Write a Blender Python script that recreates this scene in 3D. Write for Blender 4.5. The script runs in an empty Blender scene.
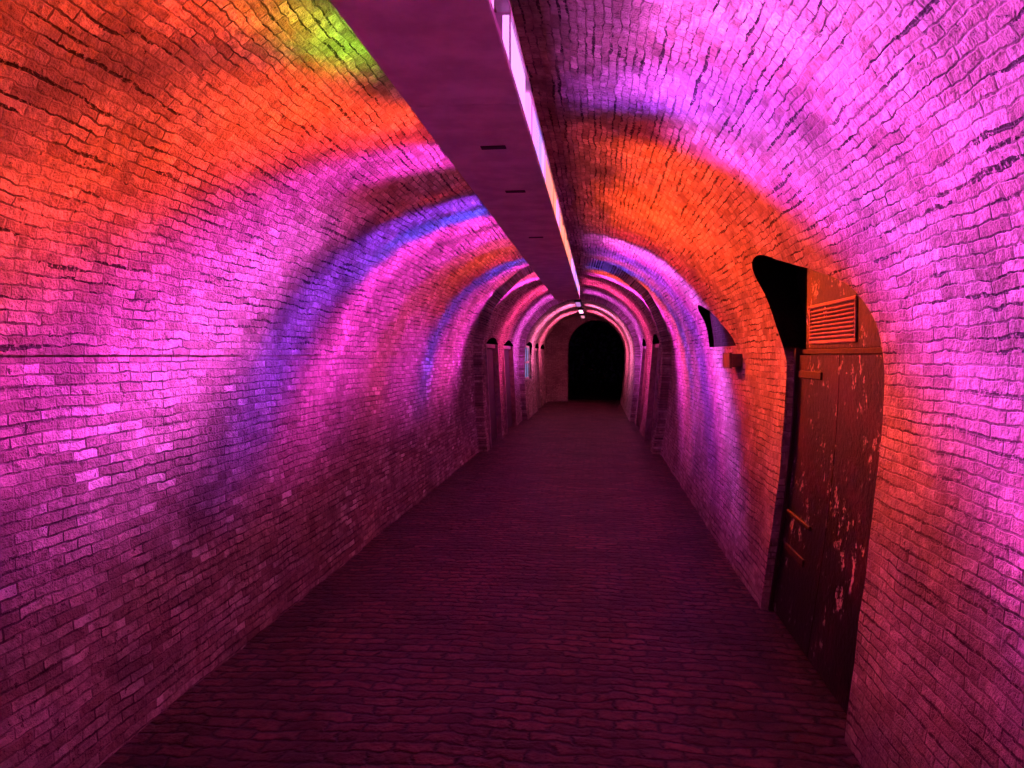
import bpy, bmesh, math, random
from mathutils import Vector, noise
random.seed(4)
sc=bpy.context.scene
sc.view_settings.view_transform='Standard'
EYE=1.6; CX=-0.435; RV=1.615; YEND=26.0; Y0=-4.0
# ---------------------------------------------------------------- helpers
def link(o,parent=None):
    sc.collection.objects.link(o)
    if parent: o.parent=parent
    return o
def mesh_obj(name,verts,faces,mats=(),parent=None,smooth=False):
    me=bpy.data.meshes.new(name); me.from_pydata(verts,[],faces); me.update()
    for m in mats: me.materials.append(m)
    if smooth:
        for p in me.polygons: p.use_smooth=True
    return link(bpy.data.objects.new(name,me),parent)
def box(name,x0,x1,y0,y1,z0,z1,mat,parent=None,bev=0.0):
    bm=bmesh.new(); bmesh.ops.create_cube(bm,size=1)
    for v in bm.verts:
        v.co=Vector(((x0+x1)/2+v.co.x*(x1-x0),(y0+y1)/2+v.co.y*(y1-y0),(z0+z1)/2+v.co.z*(z1-z0)))
    if bev: bmesh.ops.bevel(bm,geom=bm.edges[:],offset=bev,segments=2,affect='EDGES')
    me=bpy.data.meshes.new(name); bm.to_mesh(me); bm.free(); me.materials.append(mat)
    return link(bpy.data.objects.new(name,me),parent)
def empty(name,loc=(0,0,0)):
    o=bpy.data.objects.new(name,None); o.location=loc; link(o); o.empty_display_size=.1; return o
class NT:
    def __init__(s,name):
        s.m=bpy.data.materials.new(name); s.m.use_nodes=True; s.t=s.m.node_tree; s.t.nodes.clear()
        s.out=s.n('ShaderNodeOutputMaterial'); s.b=s.n('ShaderNodeBsdfPrincipled'); s.l(s.b.outputs[0],s.out.inputs[0])
    def n(s,t,**k):
        x=s.t.nodes.new(t)
        for a,b in k.items(): setattr(x,a,b)
        return x
    def l(s,a,b): s.t.links.new(a,b)
    def noise(s,vec,scale,detail=4,rough=.6):
        x=s.n('ShaderNodeTexNoise'); x.inputs['Scale'].default_value=scale; x.inputs['Detail'].default_value=detail
        x.inputs['Roughness'].default_value=rough
        s.l(vec,x.inputs['Vector']); return x
    def math(s,op,a,b=None,c=None):
        x=s.n('ShaderNodeMath',operation=op)
        for i,v in enumerate((a,b,c)):
            if v is None: continue
            if isinstance(v,(int,float)): x.inputs[i].default_value=v
            else: s.l(v,x.inputs[i])
        return x.outputs[0]
    def mix(s,f,a,b,mode='MIX'):
        x=s.n('ShaderNodeMix',data_type='RGBA',blend_type=mode)
        for i,v in ((0,f),(6,a),(7,b)):
            if isinstance(v,(int,float)): x.inputs[i].default_value=v
            elif isinstance(v,tuple): x.inputs[i].default_value=(*v,1)
            else: s.l(v,x.inputs[i])
        return x.outputs[2]
    def rng(s,v,a,b,c=0,d=1):
        x=s.n('ShaderNodeMapRange',interpolation_type='SMOOTHSTEP'); s.l(v,x.inputs[0])
        for i,k in enumerate((a,b,c,d)): x.inputs[i+1].default_value=k
        return x.outputs[0]

def brick_mat(name,c1,c2,cm,coord='UV',bw=.158,rh=.043,mort=.005,jit=.016,dist=.02,gap=.5,rough=.8,grain=1.0,updark=0.0,swap=None,patch=None,spec=.3,smooth=.5,grime=.6,crack=0.0):
    t=NT(name); tc=t.n('ShaderNodeTexCoord'); vec=tc.outputs[coord]
    if swap:
        sx=t.n('ShaderNodeSeparateXYZ'); t.l(vec,sx.inputs[0]); cb=t.n('ShaderNodeCombineXYZ')
        for i,k in enumerate(swap):
            if k is not None: t.l(sx.outputs[k],cb.inputs[i])
        vec=cb.outputs[0]
    obj=tc.outputs['Object']
    n1=t.noise(vec,3.0,3); n2=t.noise(vec,17,3)
    def off(nn,amt):
        v=t.n('ShaderNodeVectorMath',operation='SUBTRACT'); t.l(nn.outputs['Color'],v.inputs[0]); v.inputs[1].default_value=(.5,.5,.5)
        w=t.n('ShaderNodeVectorMath',operation='SCALE'); t.l(v.outputs[0],w.inputs[0]); w.inputs['Scale'].default_value=amt; return w.outputs[0]
    a=t.n('ShaderNodeVectorMath',operation='ADD'); t.l(vec,a.inputs[0]); t.l(off(n1,jit*2.2),a.inputs[1])
    b=t.n('ShaderNodeVectorMath',operation='ADD'); t.l(a.outputs[0],b.inputs[0]); t.l(off(n2,jit),b.inputs[1])
    br=t.n('ShaderNodeTexBrick'); t.l(b.outputs[0],br.inputs['Vector'])
    br.inputs['Scale'].default_value=1; br.inputs['Mortar Size'].default_value=mort; br.inputs['Mortar Smooth'].default_value=smooth
    br.inputs['Brick Width'].default_value=bw; br.inputs['Row Height'].default_value=rh
    br.inputs['Color1'].default_value=(0,0,0,1); br.inputs['Color2'].default_value=(1,1,1,1); br.inputs['Mortar'].default_value=(.5,.5,.5,1); br.inputs['Bias'].default_value=0
    rnd=br.outputs['Color']; fac=br.outputs['Fac']
    g=t.noise(obj,4,5,.65); gapm=t.rng(g.outputs['Fac'],.45,.62)
    fine=t.noise(obj,60,5,.7); med=t.noise(obj,20,4,.65); big=t.noise(obj,1.3,5,.65)
    col=t.mix(rnd,c1,c2)
    col=t.mix(t.math('MULTIPLY',t.rng(med.outputs['Fac'],.3,.75),.7),col,tuple(x*.45 for x in c1))
    if patch:
        pn=t.noise(obj,2.1,3); pm=t.math('MULTIPLY',t.rng(pn.outputs['Fac'],.54,.61),t.rng(rnd,.5,.85))
        col=t.mix(pm,col,patch)
    mcol=t.mix(t.math('MULTIPLY',gapm,gap),cm,tuple(x*.06 for x in cm))
    col=t.mix(fac,col,mcol)
    col=t.mix(t.math('MULTIPLY',t.rng(big.outputs['Fac'],.42,.66),grime),col,tuple(x*.3 for x in c1))
    pit=t.rng(t.noise(obj,32,5,.8).outputs['Fac'],.59,.67)
    col=t.mix(t.math('MULTIPLY',pit,min(1,.75*grain)),col,tuple(x*.12 for x in c1))
    ck=None
    if crack:
        sy=t.n('ShaderNodeSeparateXYZ'); t.l(b.outputs[0],sy.inputs[0])
        fr=t.math('FRACT',t.math('DIVIDE',sy.outputs[1],rh)); de=t.math('MINIMUM',fr,t.math('SUBTRACT',1.0,fr))
        mp=t.n('ShaderNodeMapping'); mp.inputs['Scale'].default_value=(1.1,9,1); t.l(vec,mp.inputs[0])
        nn=t.noise(mp.outputs[0],1.6,4,.6)
        wid=t.rng(nn.outputs['Fac'],.49,.66,0,.27)
        ck=t.math('MULTIPLY',t.math('LESS_THAN',de,wid),t.rng(big.outputs['Fac'],.38,.5,.4,1))
        ck=t.math('MULTIPLY',ck,t.rng(t.noise(obj,45,3).outputs['Fac'],.38,.5))
        col=t.mix(t.math('MULTIPLY',ck,crack),col,(.012,.008,.006))
    if updark:
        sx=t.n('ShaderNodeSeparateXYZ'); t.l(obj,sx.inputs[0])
        col=t.mix(t.math('MULTIPLY',t.rng(sx.outputs[2],1.56,1.66),updark),col,(.006,.004,.004))  # brick colour goes near black from about spring height upwards
    t.l(col,t.b.inputs['Base Color']); t.b.inputs['Roughness'].default_value=rough; t.b.inputs['Specular IOR Level'].default_value=spec
    h=t.math('MULTIPLY',t.math('SUBTRACT',1.0,fac),t.math('ADD',.45,t.math('MULTIPLY',gapm,.6)))
    h=t.math('ADD',h,t.math('MULTIPLY',rnd,.3))
    h=t.math('ADD',h,t.math('MULTIPLY',fine.outputs['Fac'],.5*grain))
    h=t.math('ADD',h,t.math('MULTIPLY',med.outputs['Fac'],1.0*grain))
    h=t.math('SUBTRACT',h,t.math('MULTIPLY',pit,.5*grain))
    if ck is not None: h=t.math('SUBTRACT',h,t.math('MULTIPLY',ck,.8))
    bp=t.n('ShaderNodeBump'); bp.inputs['Strength'].default_value=1; bp.inputs['Distance'].default_value=dist
    t.l(h,bp.inputs['Height']); t.l(bp.outputs[0],t.b.inputs['Normal'])
    return t.m
def plain(name,c,rough=.6,metal=0,nscale=12,var=.4,bump=.003,spec=.4):
    t=NT(name); tc=t.n('ShaderNodeTexCoord'); nn=t.noise(tc.outputs['Object'],nscale,5)
    t.l(t.mix(t.rng(nn.outputs['Fac'],.3,.7),tuple(x*(1-var) for x in c),c),t.b.inputs['Base Color'])
    t.b.inputs['Roughness'].default_value=rough; t.b.inputs['Metallic'].default_value=metal; t.b.inputs['Specular IOR Level'].default_value=spec
    bp=t.n('ShaderNodeBump'); bp.inputs['Distance'].default_value=bump; t.l(nn.outputs['Fac'],bp.inputs['Height']); t.l(bp.outputs[0],t.b.inputs['Normal'])
    return t.m
def emis(name,c,s):
    t=NT(name); e=t.n('ShaderNodeEmission'); e.inputs[0].default_value=(*c,1); e.inputs[1].default_value=s; t.l(e.outputs[0],t.out.inputs[0]); return t.m

M_vault=brick_mat('vault_brick',(.42,.30,.23),(.92,.78,.66),(.42,.34,.28),jit=.026,dist=.031,gap=.85,grain=1.35,crack=.95,grime=.68)
M_wall=brick_mat('wall_brick',(.36,.25,.21),(.80,.66,.58),(.40,.32,.28),jit=.016,dist=.019,gap=.85,grain=1.3,patch=(.97,.92,.85),crack=.5)
M_wallr=brick_mat('wall_brick_right',(.46,.35,.29),(.84,.72,.64),(.42,.34,.30),jit=.016,dist=.021,gap=.8,grain=1.3,crack=.6)
M_reveal=brick_mat('reveal_brick',(.30,.24,.2),(.5,.42,.36),(.3,.25,.2),coord='Object',swap=(0,2,None),updark=1.0,dist=.02,spec=.05)
M_floor=brick_mat('cobble_paving',(.11,.04,.036),(.40,.17,.15),(.025,.013,.016),coord='Object',bw=.18,rh=.080,mort=.020,jit=.055,dist=.09,gap=.9,rough=.38,grain=1.0,spec=.7,smooth=1.0,grime=.65)
M_end=brick_mat('end_brick',(.45,.36,.32),(.65,.55,.5),(.3,.25,.22),coord='Object',swap=(0,2,None),dist=.015,grain=.6)

# ---------------------------------------------------------------- shell
rows=[]
y=Y0
while y<12.39: rows.append((y,0.0)); y+=.1
rows+=[(12.4,0.0),(12.401,.13)]
y=12.6
while y<18.45: rows.append((y,.13)); y+=.2
rows+=[(18.5,.13),(18.501,.25)]
y=18.7
while y<YEND-.05: rows.append((y,.25)); y+=.2
rows.append((YEND,.25))
def nz(y,s,a=.018): return a*noise.noise(Vector((y*1.1,s*1.6,3)))+a*.6*noise.noise(Vector((y*3.7,s*4,9)))
def loft(name,prof,outer,mats):
    verts=[];uv=[]
    for (yy,ins) in rows:
        p=prof(ins,yy)
        for (x,z,v) in p: verts.append((x,yy,z)); uv.append((yy+10,v+10))
        for (x,z) in outer: verts.append((x,yy,z)); uv.append((yy+10,20+x))
    m=len(prof(0,0))+len(outer); faces=[]
    for r in range(len(rows)-1):
        for i in range(m):
            j=(i+1)%m
            faces.append((r*m+i,r*m+j,(r+1)*m+j,(r+1)*m+i))
    faces.append(tuple(range(m-1,-1,-1))); faces.append(tuple((len(rows)-1)*m+i for i in range(m)))
    me=bpy.data.meshes.new(name); me.from_pydata(verts,[],faces)
    ul=me.uv_layers.new(name='UVMap')
    for lp in me.loops: ul.data[lp.index].uv=uv[lp.vertex_index]
    bm=bmesh.new(); bm.from_mesh(me); bmesh.ops.recalc_face_normals(bm,faces=bm.faces[:]); bm.to_mesh(me); bm.free()
    for mm in mats: me.materials.append(mm)
    return link(bpy.data.objects.new(name,me))
def xr(z): return 1.04+.14*math.sin(min(max(z,0),EYE)/EYE*math.pi/2)
def xl(z): return -1.96-.09*math.sin(min(max(z,0),EYE)/EYE*math.pi/2)
NW=20
def prof_r(ins,yy): return [(xr(-.1+(EYE+.1)*i/NW)-ins+nz(yy,i*.08),-.1+(EYE+.1)*i/NW,-.1+(EYE+.1)*i/NW) for i in range(NW+1)]
def prof_l(ins,yy): return [(xl(-.1+(EYE+.1)*i/NW)+ins+nz(yy+50,i*.08),-.1+(EYE+.1)*i/NW,-.1+(EYE+.1)*i/NW) for i in range(NW+1)]
NA=72
def prof_c(ins,yy):
    o=[]
    for i in range(NA+1):
        a=math.pi*i/NA; w=math.sin(a)
        r=RV-ins+nz(yy+20,a*RV,.026)*min(1,w*5)
        if i<8: r+=nz(yy,NW*.08)*(1-i/8)
        if i>NA-8: r+=(-nz(yy+50,NW*.08)-.010)*(1-(NA-i)/8)
        o.append((CX+r*math.cos(a),EYE+r*math.sin(a),EYE+a*RV))
    return o
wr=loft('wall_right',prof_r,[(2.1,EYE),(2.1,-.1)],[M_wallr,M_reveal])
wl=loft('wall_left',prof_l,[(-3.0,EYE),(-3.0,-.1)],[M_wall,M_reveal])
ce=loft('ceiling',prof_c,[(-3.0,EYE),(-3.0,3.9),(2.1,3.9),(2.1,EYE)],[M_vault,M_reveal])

def cutter(poly,x0,x1):
    n=len(poly); verts=[(x0,a,b) for a,b in poly]+[(x1,a,b) for a,b in poly]
    faces=[tuple(range(n)),tuple(range(2*n-1,n-1,-1))]+[(i,(i+1)%n,n+(i+1)%n,n+i) for i in range(n)]
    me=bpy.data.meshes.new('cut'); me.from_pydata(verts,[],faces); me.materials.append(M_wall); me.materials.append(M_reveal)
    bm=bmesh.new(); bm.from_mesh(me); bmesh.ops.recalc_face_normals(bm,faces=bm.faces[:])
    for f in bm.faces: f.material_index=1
    bm.to_mesh(me); bm.free()
    return link(bpy.data.objects.new('cut',me))
def cut(target,cs):
    for c in cs:
        md=target.modifiers.new('b','BOOLEAN'); md.object=c; md.operation='DIFFERENCE'; md.solver='EXACT'
    dg=bpy.context.evaluated_depsgraph_get(); me=bpy.data.meshes.new_from_object(target.evaluated_get(dg))
    target.modifiers.clear(); target.data=me
def smooth_poly(pts,it=2):
    for _ in range(it):
        q=[pts[0]]
        for a,b in zip(pts[:-1],pts[1:]):
            q+=[(a[0]*.75+b[0]*.25,a[1]*.75+b[1]*.25),(a[0]*.25+b[0]*.75,a[1]*.25+b[1]*.75)]
        q.append(pts[-1]); pts=q
    return pts
up=smooth_poly([(3.25,1.55),(3.30,1.74),(3.55,1.90),(4.0,2.03),(4.6,2.15),(5.15,2.28),(5.42,2.22),(5.25,1.95),(4.98,1.7),(4.88,1.55)],3)
c1=cutter([(3.25,-.3)]+up+[(4.88,-.3)],.5,1.36)
c2=cutter(smooth_poly([(6.6,1.68),(6.9,1.80),(7.3,1.93),(7.9,2.07),(8.35,2.16),(8.5,2.08),(8.25,1.9),(8.1,1.68)]),.5,1.22)
def rect(y0,y1,z0,z1,arch=0):
    p=[(y0,z0),(y0,z1)]
    if arch:
        for i in range(1,8):
            t=i/8; p.append((y0+(y1-y0)*t,z1+arch*math.sin(math.pi*t)))
    return p+[(y1,z1),(y1,z0)]
c3=cutter(rect(12.75,14.3,-.3,1.85,.12),.3,1.25)
c3b=cutter(rect(16.0,17.4,-.3,1.85,.12),.3,1.25)
l1=cutter(rect(12.8,14.4,-.3,1.8,.12),-2.2,-1.2)
l2=cutter(rect(15.2,17.0,-.3,1.8,.12),-2.2,-1.2)
l3=cutter(rect(18.8,20.6,.95,1.85,.1),-2.1,-1.2)
l4=cutter(rect(21.6,22.9,-.3,1.85,.1),-2.1,-1.2)
l5=cutter(rect(23.8,25.1,-.3,1.85,.1),-2.1,-1.2)
cut(wr,[c1,c3,c3b]); cut(wl,[l1,l2,l3,l4,l5]); cut(ce,[c1,c2,c3,c3b,l1,l2,l3,l4,l5])
for c in (c1,c2,c3,c3b,l1,l2,l3,l4,l5): bpy.data.objects.remove(c)
for o in (wr,wl,ce):
    for p in o.data.polygons: p.use_smooth=True
    o.data.set_sharp_from_angle(angle=math.radians(35))
def endwall():
    ap=[(-1.0,-.1),(-1.0,1.85)]
    for i in range(1,16):
        a=math.pi*(1-i/16); ap.append((-.03+.97*math.cos(a),1.85+.95*math.sin(a)))
    ap+=[(.94,1.85),(.94,-.1)]
    outer=[(-3.0,-.1),(-3.0,1.9)]
    for i in range(1,16): outer.append((-3.0+5.1*i/16,3.9))
    outer+=[(2.1,1.9),(2.1,-.1)]
    n=len(ap); v=[];f=[]
    for yy in (YEND,YEND+.5):
        v+=[(a,yy,b) for a,b in ap]+[(a,yy,b) for a,b in outer]
    for i in range(n-1):
        f.append((i,i+1,n+i+1,n+i)); f.append((2*n+i,3*n+i,3*n+i+1,2*n+i+1)); f.append((i,2*n+i,2*n+i+1,i+1))
    return mesh_obj('wall_back',v,f,[M_end])
endwall()
fv=[];ff=[];nx=40;ny=500
for j in range(ny+1):
    yy=Y0+(YEND+1-Y0)*j/ny
    for i in range(nx+1):
        x=-2.3+3.7*i/nx; fv.append((x,yy,-.03*((x-CX)/1.5)**2+.012*noise.noise(Vector((x*2,yy*2,0)))+.008*noise.noise(Vector((x*7,yy*7,0)))))
for j in range(ny):
    for i in range(nx):
        a=j*(nx+1)+i; ff.append((a,a+1,a+nx+2,a+nx+1))
mesh_obj('floor',fv,ff,[M_floor],smooth=True)

# ---------------------------------------------------------------- beam with led strips
M_beam=plain('beam_paint',(.80,.76,.78),rough=.5,nscale=5,var=.3,bump=.002)
M_dark=plain('dark_steel',(.03,.028,.03),rough=.6)
BX0,BX1,BZ0,BZ1=-.757,-.31,2.60,2.84
beam=empty('cable_duct_beam',((BX0+BX1)/2,4,BZ0))
BE=13.6
bpy.context.view_layer.update()
def pbox(*a,**k):
    par=k.get('parent'); o=box(*a,**k)
    if par: o.matrix_parent_inverse=par.matrix_basis.inverted()
    return o
edges=[-4,-2.3,.35,3.0,5.65,8.3,10.95,BE]
for i in range(len(edges)-1):
    a,b=edges[i]+.004,edges[i+1]-.004
    pbox('bottom_plate_%d'%i,BX0,BX1,a,b,BZ0,BZ0+.03,M_beam,parent=beam,bev=.003)
pbox('core',BX0+.06,BX1-.06,Y0,BE,BZ0+.03,BZ1,M_dark,parent=beam)
pbox('top_rail_right',BX1-.05,BX1,Y0,BE,BZ1-.02,BZ1,M_beam,parent=beam)
pbox('top_rail_left',BX0,BX0+.05,Y0,BE,BZ1-.02,BZ1,M_beam,parent=beam)
k=0
y=Y0+.3
while y<BE:
    for x in (BX0+.1,BX1-.1):
        pbox('hanger_%d'%k,x-.015,x+.015,y,y+.04,BZ1-.01,EYE+math.sqrt(RV**2-(x-CX)**2)+.02,M_dark,parent=beam); k+=1
    y+=2.65
for i,(yy,xx) in enumerate([(3.62,-.50),(4.6,-.5),(6.4,-.52)]):
    pbox('access_slot_%d'%i,xx-.06,xx+.06,yy-.025,yy+.025,BZ0-.004,BZ0+.004,M_dark,parent=beam)
y=-3.6; i=0
while y<BE:
    pbox('light_divider_%d'%i,BX1-.06,BX1-.002,y,y+.02,BZ0+.03,BZ1-.02,M_beam,parent=beam); y+=.9; i+=1

MG=(1,.05,.85); LI=(.85,.12,1); OR=(1,.07,.004); RD=(1,.03,.04); PK=(1,.06,.30); VI=(.22,.035,1); BL=(.04,.05,1); GR=(.20,.58,.02)
def lamp(side,y,col,P,sig,length=.6,w=None,a=None,b=None,parent=None,x=None,z=2.735,att=None,tile=True):
    if a is None: a=1.0 if side<0 else .5
    if b is None: b=1.1 if side<0 else 1.3
    if att is None: att=1.5 if side<0 else 1.25
    parent=parent or beam
    if x is None: x=(BX1+.012) if side>0 else (BX0-.012)
    L=bpy.data.lights.new('led_lamp','AREA'); L.shape='RECTANGLE'; L.size=length; L.size_y=.12; L.energy=P; L.color=(1,1,1)
    L.use_nodes=True; nt=L.node_tree; nt.nodes.clear()
    out=nt.nodes.new('ShaderNodeOutputLight'); em=nt.nodes.new('ShaderNodeEmission'); nt.links.new(em.outputs[0],out.inputs[0])
    em.inputs[0].default_value=(*col,1)
    ge=nt.nodes.new('ShaderNodeNewGeometry')
    def M(op,a,b=None):
        q=nt.nodes.new('ShaderNodeMath'); q.operation=op
        for i,v in enumerate((a,b)):
            if v is None: continue
            if isinstance(v,(int,float)): q.inputs[i].default_value=v
            else: nt.links.new(v,q.inputs[i])
        return q.outputs[0]
    def R(v,a,b):
        q=nt.nodes.new('ShaderNodeMapRange'); q.interpolation_type='SMOOTHSTEP'; nt.links.new(v,q.inputs[0]); q.inputs[1].default_value=a; q.inputs[2].default_value=b
        return q.outputs[0]
    n=Vector((side*a,1,-b)).normalized()
    dt=nt.nodes.new('ShaderNodeVectorMath'); dt.operation='DOT_PRODUCT'; nt.links.new(ge.outputs['Incoming'],dt.inputs[0]); dt.inputs[1].default_value=n
    s=M('DIVIDE',dt.outputs['Value'],sig); g=M('EXPONENT',M('MULTIPLY',M('MULTIPLY',s,s),-1.0))
    sx=nt.nodes.new('ShaderNodeSeparateXYZ'); nt.links.new(ge.outputs['Incoming'],sx.inputs[0])
    t=M('DIVIDE',sx.outputs[2],M('MAXIMUM',M('ABSOLUTE',sx.outputs[0]),.02))
    g=M('MULTIPLY',g,R(t,-1.8,-.8) if side<0 else R(t,-2.15,-1.0))
    g=M('MULTIPLY',g,M('EXPONENT',M('MULTIPLY',M('MINIMUM',M('MAXIMUM',M('ADD',t,1.0),0.0),2.0),-att)))
    if w:
        if w[0] is not None: g=M('MULTIPLY',g,R(t,w[0],w[1]))
        if w[2] is not None: g=M('MULTIPLY',g,M('SUBTRACT',1.0,R(t,w[2],w[3])))
    nt.links.new(g,em.inputs[1])
    o=bpy.data.objects.new('led_lamp',L); o.location=(x,y,z); o.rotation_euler=Vector((side,0,-.05)).to_track_quat('-Z','Y').to_euler(); link(o,parent)
    o.matrix_parent_inverse=parent.matrix_basis.inverted()
    if tile:
        mt=emis('led_tile_glow',tuple(c*.7+.14 for c in col),2.4)
        pbox('led_tile',x-.03*side-.012,x-.03*side+.012,y-.30,y+.30,BZ0+.045,BZ1-.03,mt,parent=beam)
UP=(-.85,-.45,None,None); LO=(None,None,-.9,-.4); TOP=(.2,.7,None,None); NT_=(None,None,.1,.9)
K=14
for q in [ # side, y0, colour, power, sigma, length, window
 (-1,1.0,OR,45,.2,1.2),(-1,2.1,OR,50,.18,1.0),(-1,3.0,OR,50,.13,.8,NT_),(-1,3.4,GR,50,.22,.6,TOP),(-1,4.0,OR,54,.11,.7,NT_),(-1,4.5,OR,46,.1,.5,(-1.0,-.6,None,None)),(-1,4.3,PK,34,.1,.5,LO),(-1,4.85,RD,42,.09,.6,UP),
 (-1,4.9,MG,40,.09,.6,LO),(-1,5.45,MG,62,.08,.6),(-1,6.1,LI,120,.08,.8,(None,None,-.6,0)),(-1,6.1,MG,54,.08,.8,(None,None,-.6,0)),(-1,6.2,RD,36,.08,.8,(-.5,0,None,None)),
 (-1,7.1,VI,80,.05,.4),(-1,7.6,BL,105,.05,.4,(-.7,0,None,None)),(-1,7.45,VI,50,.04,.3,(None,None,-.6,0)),(-1,8.1,MG,130,.06,.6),(-1,8.9,MG,85,.06,.7),(-1,9.6,PK,60,.05,.6),(-1,10.3,OR,75,.05,.7,(-.8,-.2,None,None)),(-1,10.3,MG,70,.05,.7,(None,None,-.7,-.2)),(-1,11.0,RD,40,.045,.6,(-.8,-.4,None,None)),(-1,11.6,BL,80,.04,.55),(-1,11.0,MG,70,.05,.5,LO),(-1,12.2,MG,70,.05,.5),
 (-1,12.8,PK,60,.05,.6),(-1,13.3,MG,70,.09,.4),
 (1,.6,LI,40,.3,1.0),(1,2.0,MG,50,.2,1.2),(1,3.0,LI,52,.16,.9),(1,3.8,LI,32,.12,.9),(1,3.8,MG,34,.12,.9),(1,4.1,VI,60,.10,.6,(-.3,.3,None,None)),(1,4.6,LI,68,.08,.7,(None,None,-.2,.5)),(1,4.9,MG,58,.055,.5,(None,None,-.3,.4)),(1,4.9,RD,28,.08,.5,(0,.6,None,None)),
 (1,5.55,OR,70,.075,.9,(-1.5,-.9,None,None)),(1,6.2,MG,25,.08,.6,(None,None,-1.6,-1.2)),(1,6.5,OR,88,.08,.9),(1,7.4,OR,88,.08,.9),(1,8.3,OR,78,.06,.9),(1,9.0,RD,44,.045,.6),
 (1,9.8,LI,130,.045,.6),(1,10.4,MG,95,.045,.6),(1,11.1,VI,100,.045,.7),(1,11.7,PK,60,.045,.5),(1,12.2,BL,75,.04,.5),(1,12.8,OR,70,.045,.5),(1,13.3,MG,80,.08,.5)]:
    q=list(q); q[3]*=K
    lamp(*q)

# far fixtures
for i,(y0,c,P,gs) in enumerate([(15.2,(1,.05,.35),190,.8),(17.6,(.8,.08,.9),190,.8),(20.6,(1,.18,.55),260,4),(23.4,(1,.12,.35),220,1.0)]):
    f=empty('ceiling_light',(-.44,y0,2.78)); bpy.context.view_layer.update()
    pbox('housing',-.52,-.36,y0-.6,y0+.6,2.79,2.85,M_dark,parent=f,bev=.01)
    tm=emis('tube_glow_%d'%i,tuple(.2+.7*k for k in c),gs)
    pbox('tube',-.49,-.39,y0-.56,y0+.56,2.765,2.79,tm,parent=f)
    for s in (-.5,.5): pbox('rod',-.45,-.43,y0+s-.01,y0+s+.01,2.85,3.12,M_dark,parent=f)
    for s in (-1,1): lamp(s,y0,c,P,.5,1.0,None,0,0,f,-.44+s*.09,2.76,.9,False)
# ---------------------------------------------------------------- doors
def door_mat():
    t=NT('peeling_door_paint'); tc=t.n('ShaderNodeTexCoord'); mp=t.n('ShaderNodeMapping'); mp.inputs['Scale'].default_value=(1,1,.75); t.l(tc.outputs['Object'],mp.inputs[0])
    a=t.noise(mp.outputs[0],3.5,6,.7); b=t.noise(mp.outputs[0],11,6,.75); c=t.noise(mp.outputs[0],2.5,3); d=t.noise(tc.outputs['Object'],30,5,.7)
    col=t.mix(t.rng(a.outputs['Fac'],.50,.60),(.002,.0015,.003),(.028,.004,.014))
    pm=t.math('MULTIPLY',t.rng(b.outputs['Fac'],.57,.59),t.rng(c.outputs['Fac'],.44,.50))
    pm=t.math('MULTIPLY',pm,t.rng(d.outputs['Fac'],.42,.5))
    col=t.mix(t.math('MULTIPLY',pm,.85),col,(.62,.5,.52))
    t.l(col,t.b.inputs['Base Color']); t.b.inputs['Roughness'].default_value=.4; t.b.inputs['Specular IOR Level'].default_value=.25
    bp=t.n('ShaderNodeBump'); bp.inputs['Distance'].default_value=.006; t.l(t.math('ADD',d.outputs['Fac'],t.math('MULTIPLY',pm,-.3)),bp.inputs['Height']); t.l(bp.outputs[0],t.b.inputs['Normal'])
    return t.m
M_door=door_mat(); M_rust=plain('rusty_iron',(.03,.013,.013),rough=.6,nscale=30,spec=.2); M_wood=plain('frame_timber',(.16,.10,.07),rough=.7,nscale=20); M_louv=plain('louvre_paint',(.38,.22,.18),rough=.6)
def slab(name,y0,y1,z0,z1,o0,o1,mat,par,xf=xr,nseg=1):
    """box following the battered wall, o = offset from wall surface"""
    v=[];f=[]
    for kz in range(nseg+1):
        zz=z0+(z1-z0)*kz/nseg
        for yy,oo in ((y0,o0),(y1,o0),(y1,o1),(y0,o1)): v.append((xf(zz)+oo,yy,zz))
    for kz in range(nseg):
        for q in range(4): f.append((kz*4+q,kz*4+(q+1)%4,kz*4+4+(q+1)%4,kz*4+4+q))
    f+=[(0,1,2,3),(nseg*4,nseg*4+1,nseg*4+2,nseg*4+3)]
    me=bpy.data.meshes.new(name); me.from_pydata(v,[],f); bm=bmesh.new(); bm.from_mesh(me); bmesh.ops.recalc_face_normals(bm,faces=bm.faces[:])
    if nseg==1: bmesh.ops.bevel(bm,geom=bm.edges[:],offset=.004,segments=1,affect='EDGES')
    bm.to_mesh(me); bm.free(); me.materials.append(mat)
    o=link(bpy.data.objects.new(name,me),par); o.matrix_parent_inverse=par.matrix_basis.inverted(); return o
d1=empty('door_1',(1.15,4.0,0)); bpy.context.view_layer.update()
slab('leaf_a',3.29,4.055,.0,1.60,.07,.12,M_door,d1,nseg=8); slab('leaf_b',4.062,4.84,.0,1.60,.07,.12,M_door,d1,nseg=8)
slab('frame_near',3.252,3.285,-.02,1.62,.015,.14,M_wood,d1,nseg=8); slab('frame_far',4.845,4.875,-.02,1.64,.05,.14,M_rust,d1,nseg=8)
slab('lintel',3.26,4.87,1.605,1.635,.09,.14,M_rust,d1)
slab('back_panel',3.3,4.88,1.635,2.2,.12,.135,M_door,d1)
slab('louvre_frame_low',3.95,4.78,1.665,1.685,.108,.12,M_louv,d1); slab('louvre_frame_top',3.95,4.78,1.88,1.90,.108,.12,M_louv,d1)
slab('louvre_frame_l',4.76,4.78,1.685,1.88,.108,.12,M_louv,d1); slab('louvre_frame_r',3.95,3.97,1.685,1.88,.108,.12,M_louv,d1)
for i in range(8):
    z=1.695+i*.0225
    slab('louvre_slat_%d'%i,3.97,4.76,z,z+.012,.106,.12,M_louv,d1)
for i,z in enumerate((.40,1.46)):
    slab('strap_hinge_%d'%i,4.35,4.83,z,z+.045,.060,.072,M_rust,d1)
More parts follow.
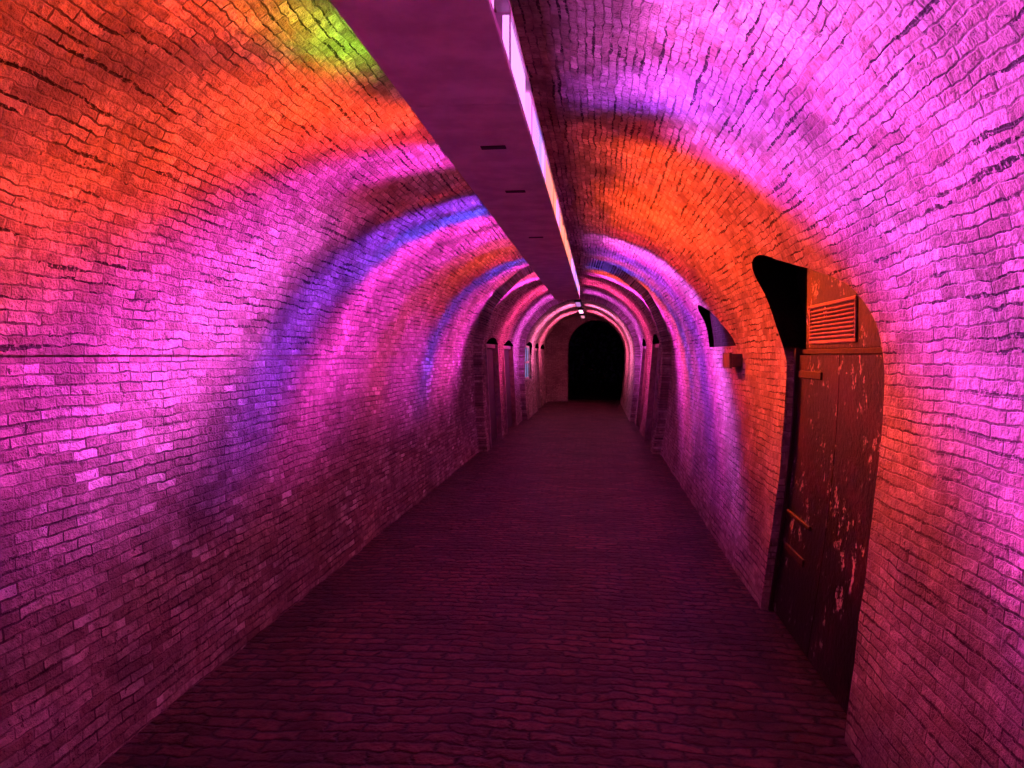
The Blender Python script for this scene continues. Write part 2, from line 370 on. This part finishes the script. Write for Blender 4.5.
slab('bolt_bar',4.3,4.8,.62,.645,.052,.068,M_rust,d1)
jb=empty('junction_box',(1.12,6.35,1.58)); bpy.context.view_layer.update()
pbox('body',1.09,1.2,6.3,6.62,1.5,1.61,M_wood,parent=jb,bev=.01); pbox('lid',1.075,1.095,6.29,6.63,1.49,1.62,M_wood,parent=jb,bev=.005)
M_dd=plain('dark_door_paint',(.07,.045,.05),rough=.5); M_frame=plain('door_frame_paint',(.45,.35,.33),rough=.6)
def simple_door(name,side,y0,y1,ins,top=1.8):
    xf=(lambda z:xr(z)-ins) if side>0 else (lambda z:xl(z)+ins)
    s=side; e=empty(name,(xf(0),(y0+y1)/2,0)); bpy.context.view_layer.update()
    def S(n,a,b,c,d,o0,o1,m): slab(n,a,b,c,d,min(o0*s,o1*s),max(o0*s,o1*s),m,e,xf)
    S('leaf',y0+.07,y1-.07,0,top-.07,.08,.13,M_dd)
    S('post_a',y0+.003,y0+.07,-.02,top,-.02,.14,M_frame); S('post_b',y1-.07,y1-.003,-.02,top,-.02,.14,M_frame); S('head',y0+.003,y1-.003,top-.07,top,.03,.14,M_frame)
    for i in range(3): S('panel_%d'%i,y0+.2,y1-.2,.15+i*.53,.58+i*.53,.065,.082,M_dd)
    S('handle',y0+.14,y0+.17,.95,1.1,.04,.08,M_rust)
simple_door('door_2',1,12.75,14.3,.13); simple_door('door_3',1,16.0,17.4,.13)
simple_door('door_4',-1,12.8,14.4,.13); simple_door('door_5',-1,15.2,17.0,.13)
simple_door('door_6',-1,21.6,22.9,.25); simple_door('door_7',-1,23.8,25.1,.25)
w=empty('window_1',(-1.9,19.7,1.4)); M_gl=emis('lit_window_glass',(.25,.45,1),.9); bpy.context.view_layer.update()
xw=xl(1.5)+.25-.08
pbox('glass',xw-.02,xw-.01,18.82,20.58,.97,1.84,M_gl,parent=w)
for i,yy in enumerate((18.81,19.38,19.96,20.53)): pbox('mullion_%d'%i,xw-.01,xw+.03,yy,yy+.05,.96,1.85,M_frame,parent=w)
for i,zz in enumerate((.955,1.38,1.80)): pbox('rail_%d'%i,xw-.01,xw+.03,18.81,20.58,zz,zz+.05,M_frame,parent=w)
# outside
M_gr=plain('night_ground',(.02,.025,.015),rough=.9); M_leaf=plain('dark_leaf',(.03,.05,.02),rough=.7)
box('ground',-12,12,YEND+1,45,-.3,-.03,M_gr)
def shrub(x,y,h,n,sd):
    random.seed(sd); v=[];f=[]
    for i in range(n):
        c=Vector((x+random.gauss(0,.8),y+random.gauss(0,.5),max(.05,random.uniform(.1,h)))); s=random.uniform(.08,.16)
        a=Vector((random.uniform(-1,1),random.uniform(-1,1),random.uniform(-1,1))).normalized(); b=a.orthogonal().normalized()
        k=len(v); v+=[c-a*s,c-b*s*.4,c+a*s,c+b*s*.4]; f.append((k,k+1,k+2,k+3))
    for (dx,dy) in ((0,0),(.3,.1),(-.3,0)):
        k=len(v)
        for zz,r in ((-.05,.05),(h*.9,.015)):
            for q in range(6): v.append((x+dx*zz+r*math.cos(q*1.047),y+dy*zz+r*math.sin(q*1.047),zz))
        for q in range(6): f.append((k+q,k+(q+1)%6,k+6+(q+1)%6,k+6+q))
    mesh_obj('shrub',v,f,[M_leaf])
shrub(-.9,31,3.2,900,1); shrub(1.1,33,3.6,900,2); shrub(0,37,4,900,3)

w=bpy.data.worlds.new('night'); sc.world=w; w.use_nodes=True; w.node_tree.nodes['Background'].inputs[0].default_value=(.25,.1,.4,1); w.node_tree.nodes['Background'].inputs[1].default_value=.004
# ---------------------------------------------------------------- camera
cam=bpy.data.cameras.new('camera'); co=bpy.data.objects.new('camera',cam); link(co); sc.camera=co
F=750; cam.sensor_width=36; cam.lens=F/1024*36
co.location=(0,0,EYE); co.rotation_euler=(math.radians(90)-math.atan(29/F),0,math.atan(85/F))
cam.clip_start=.05
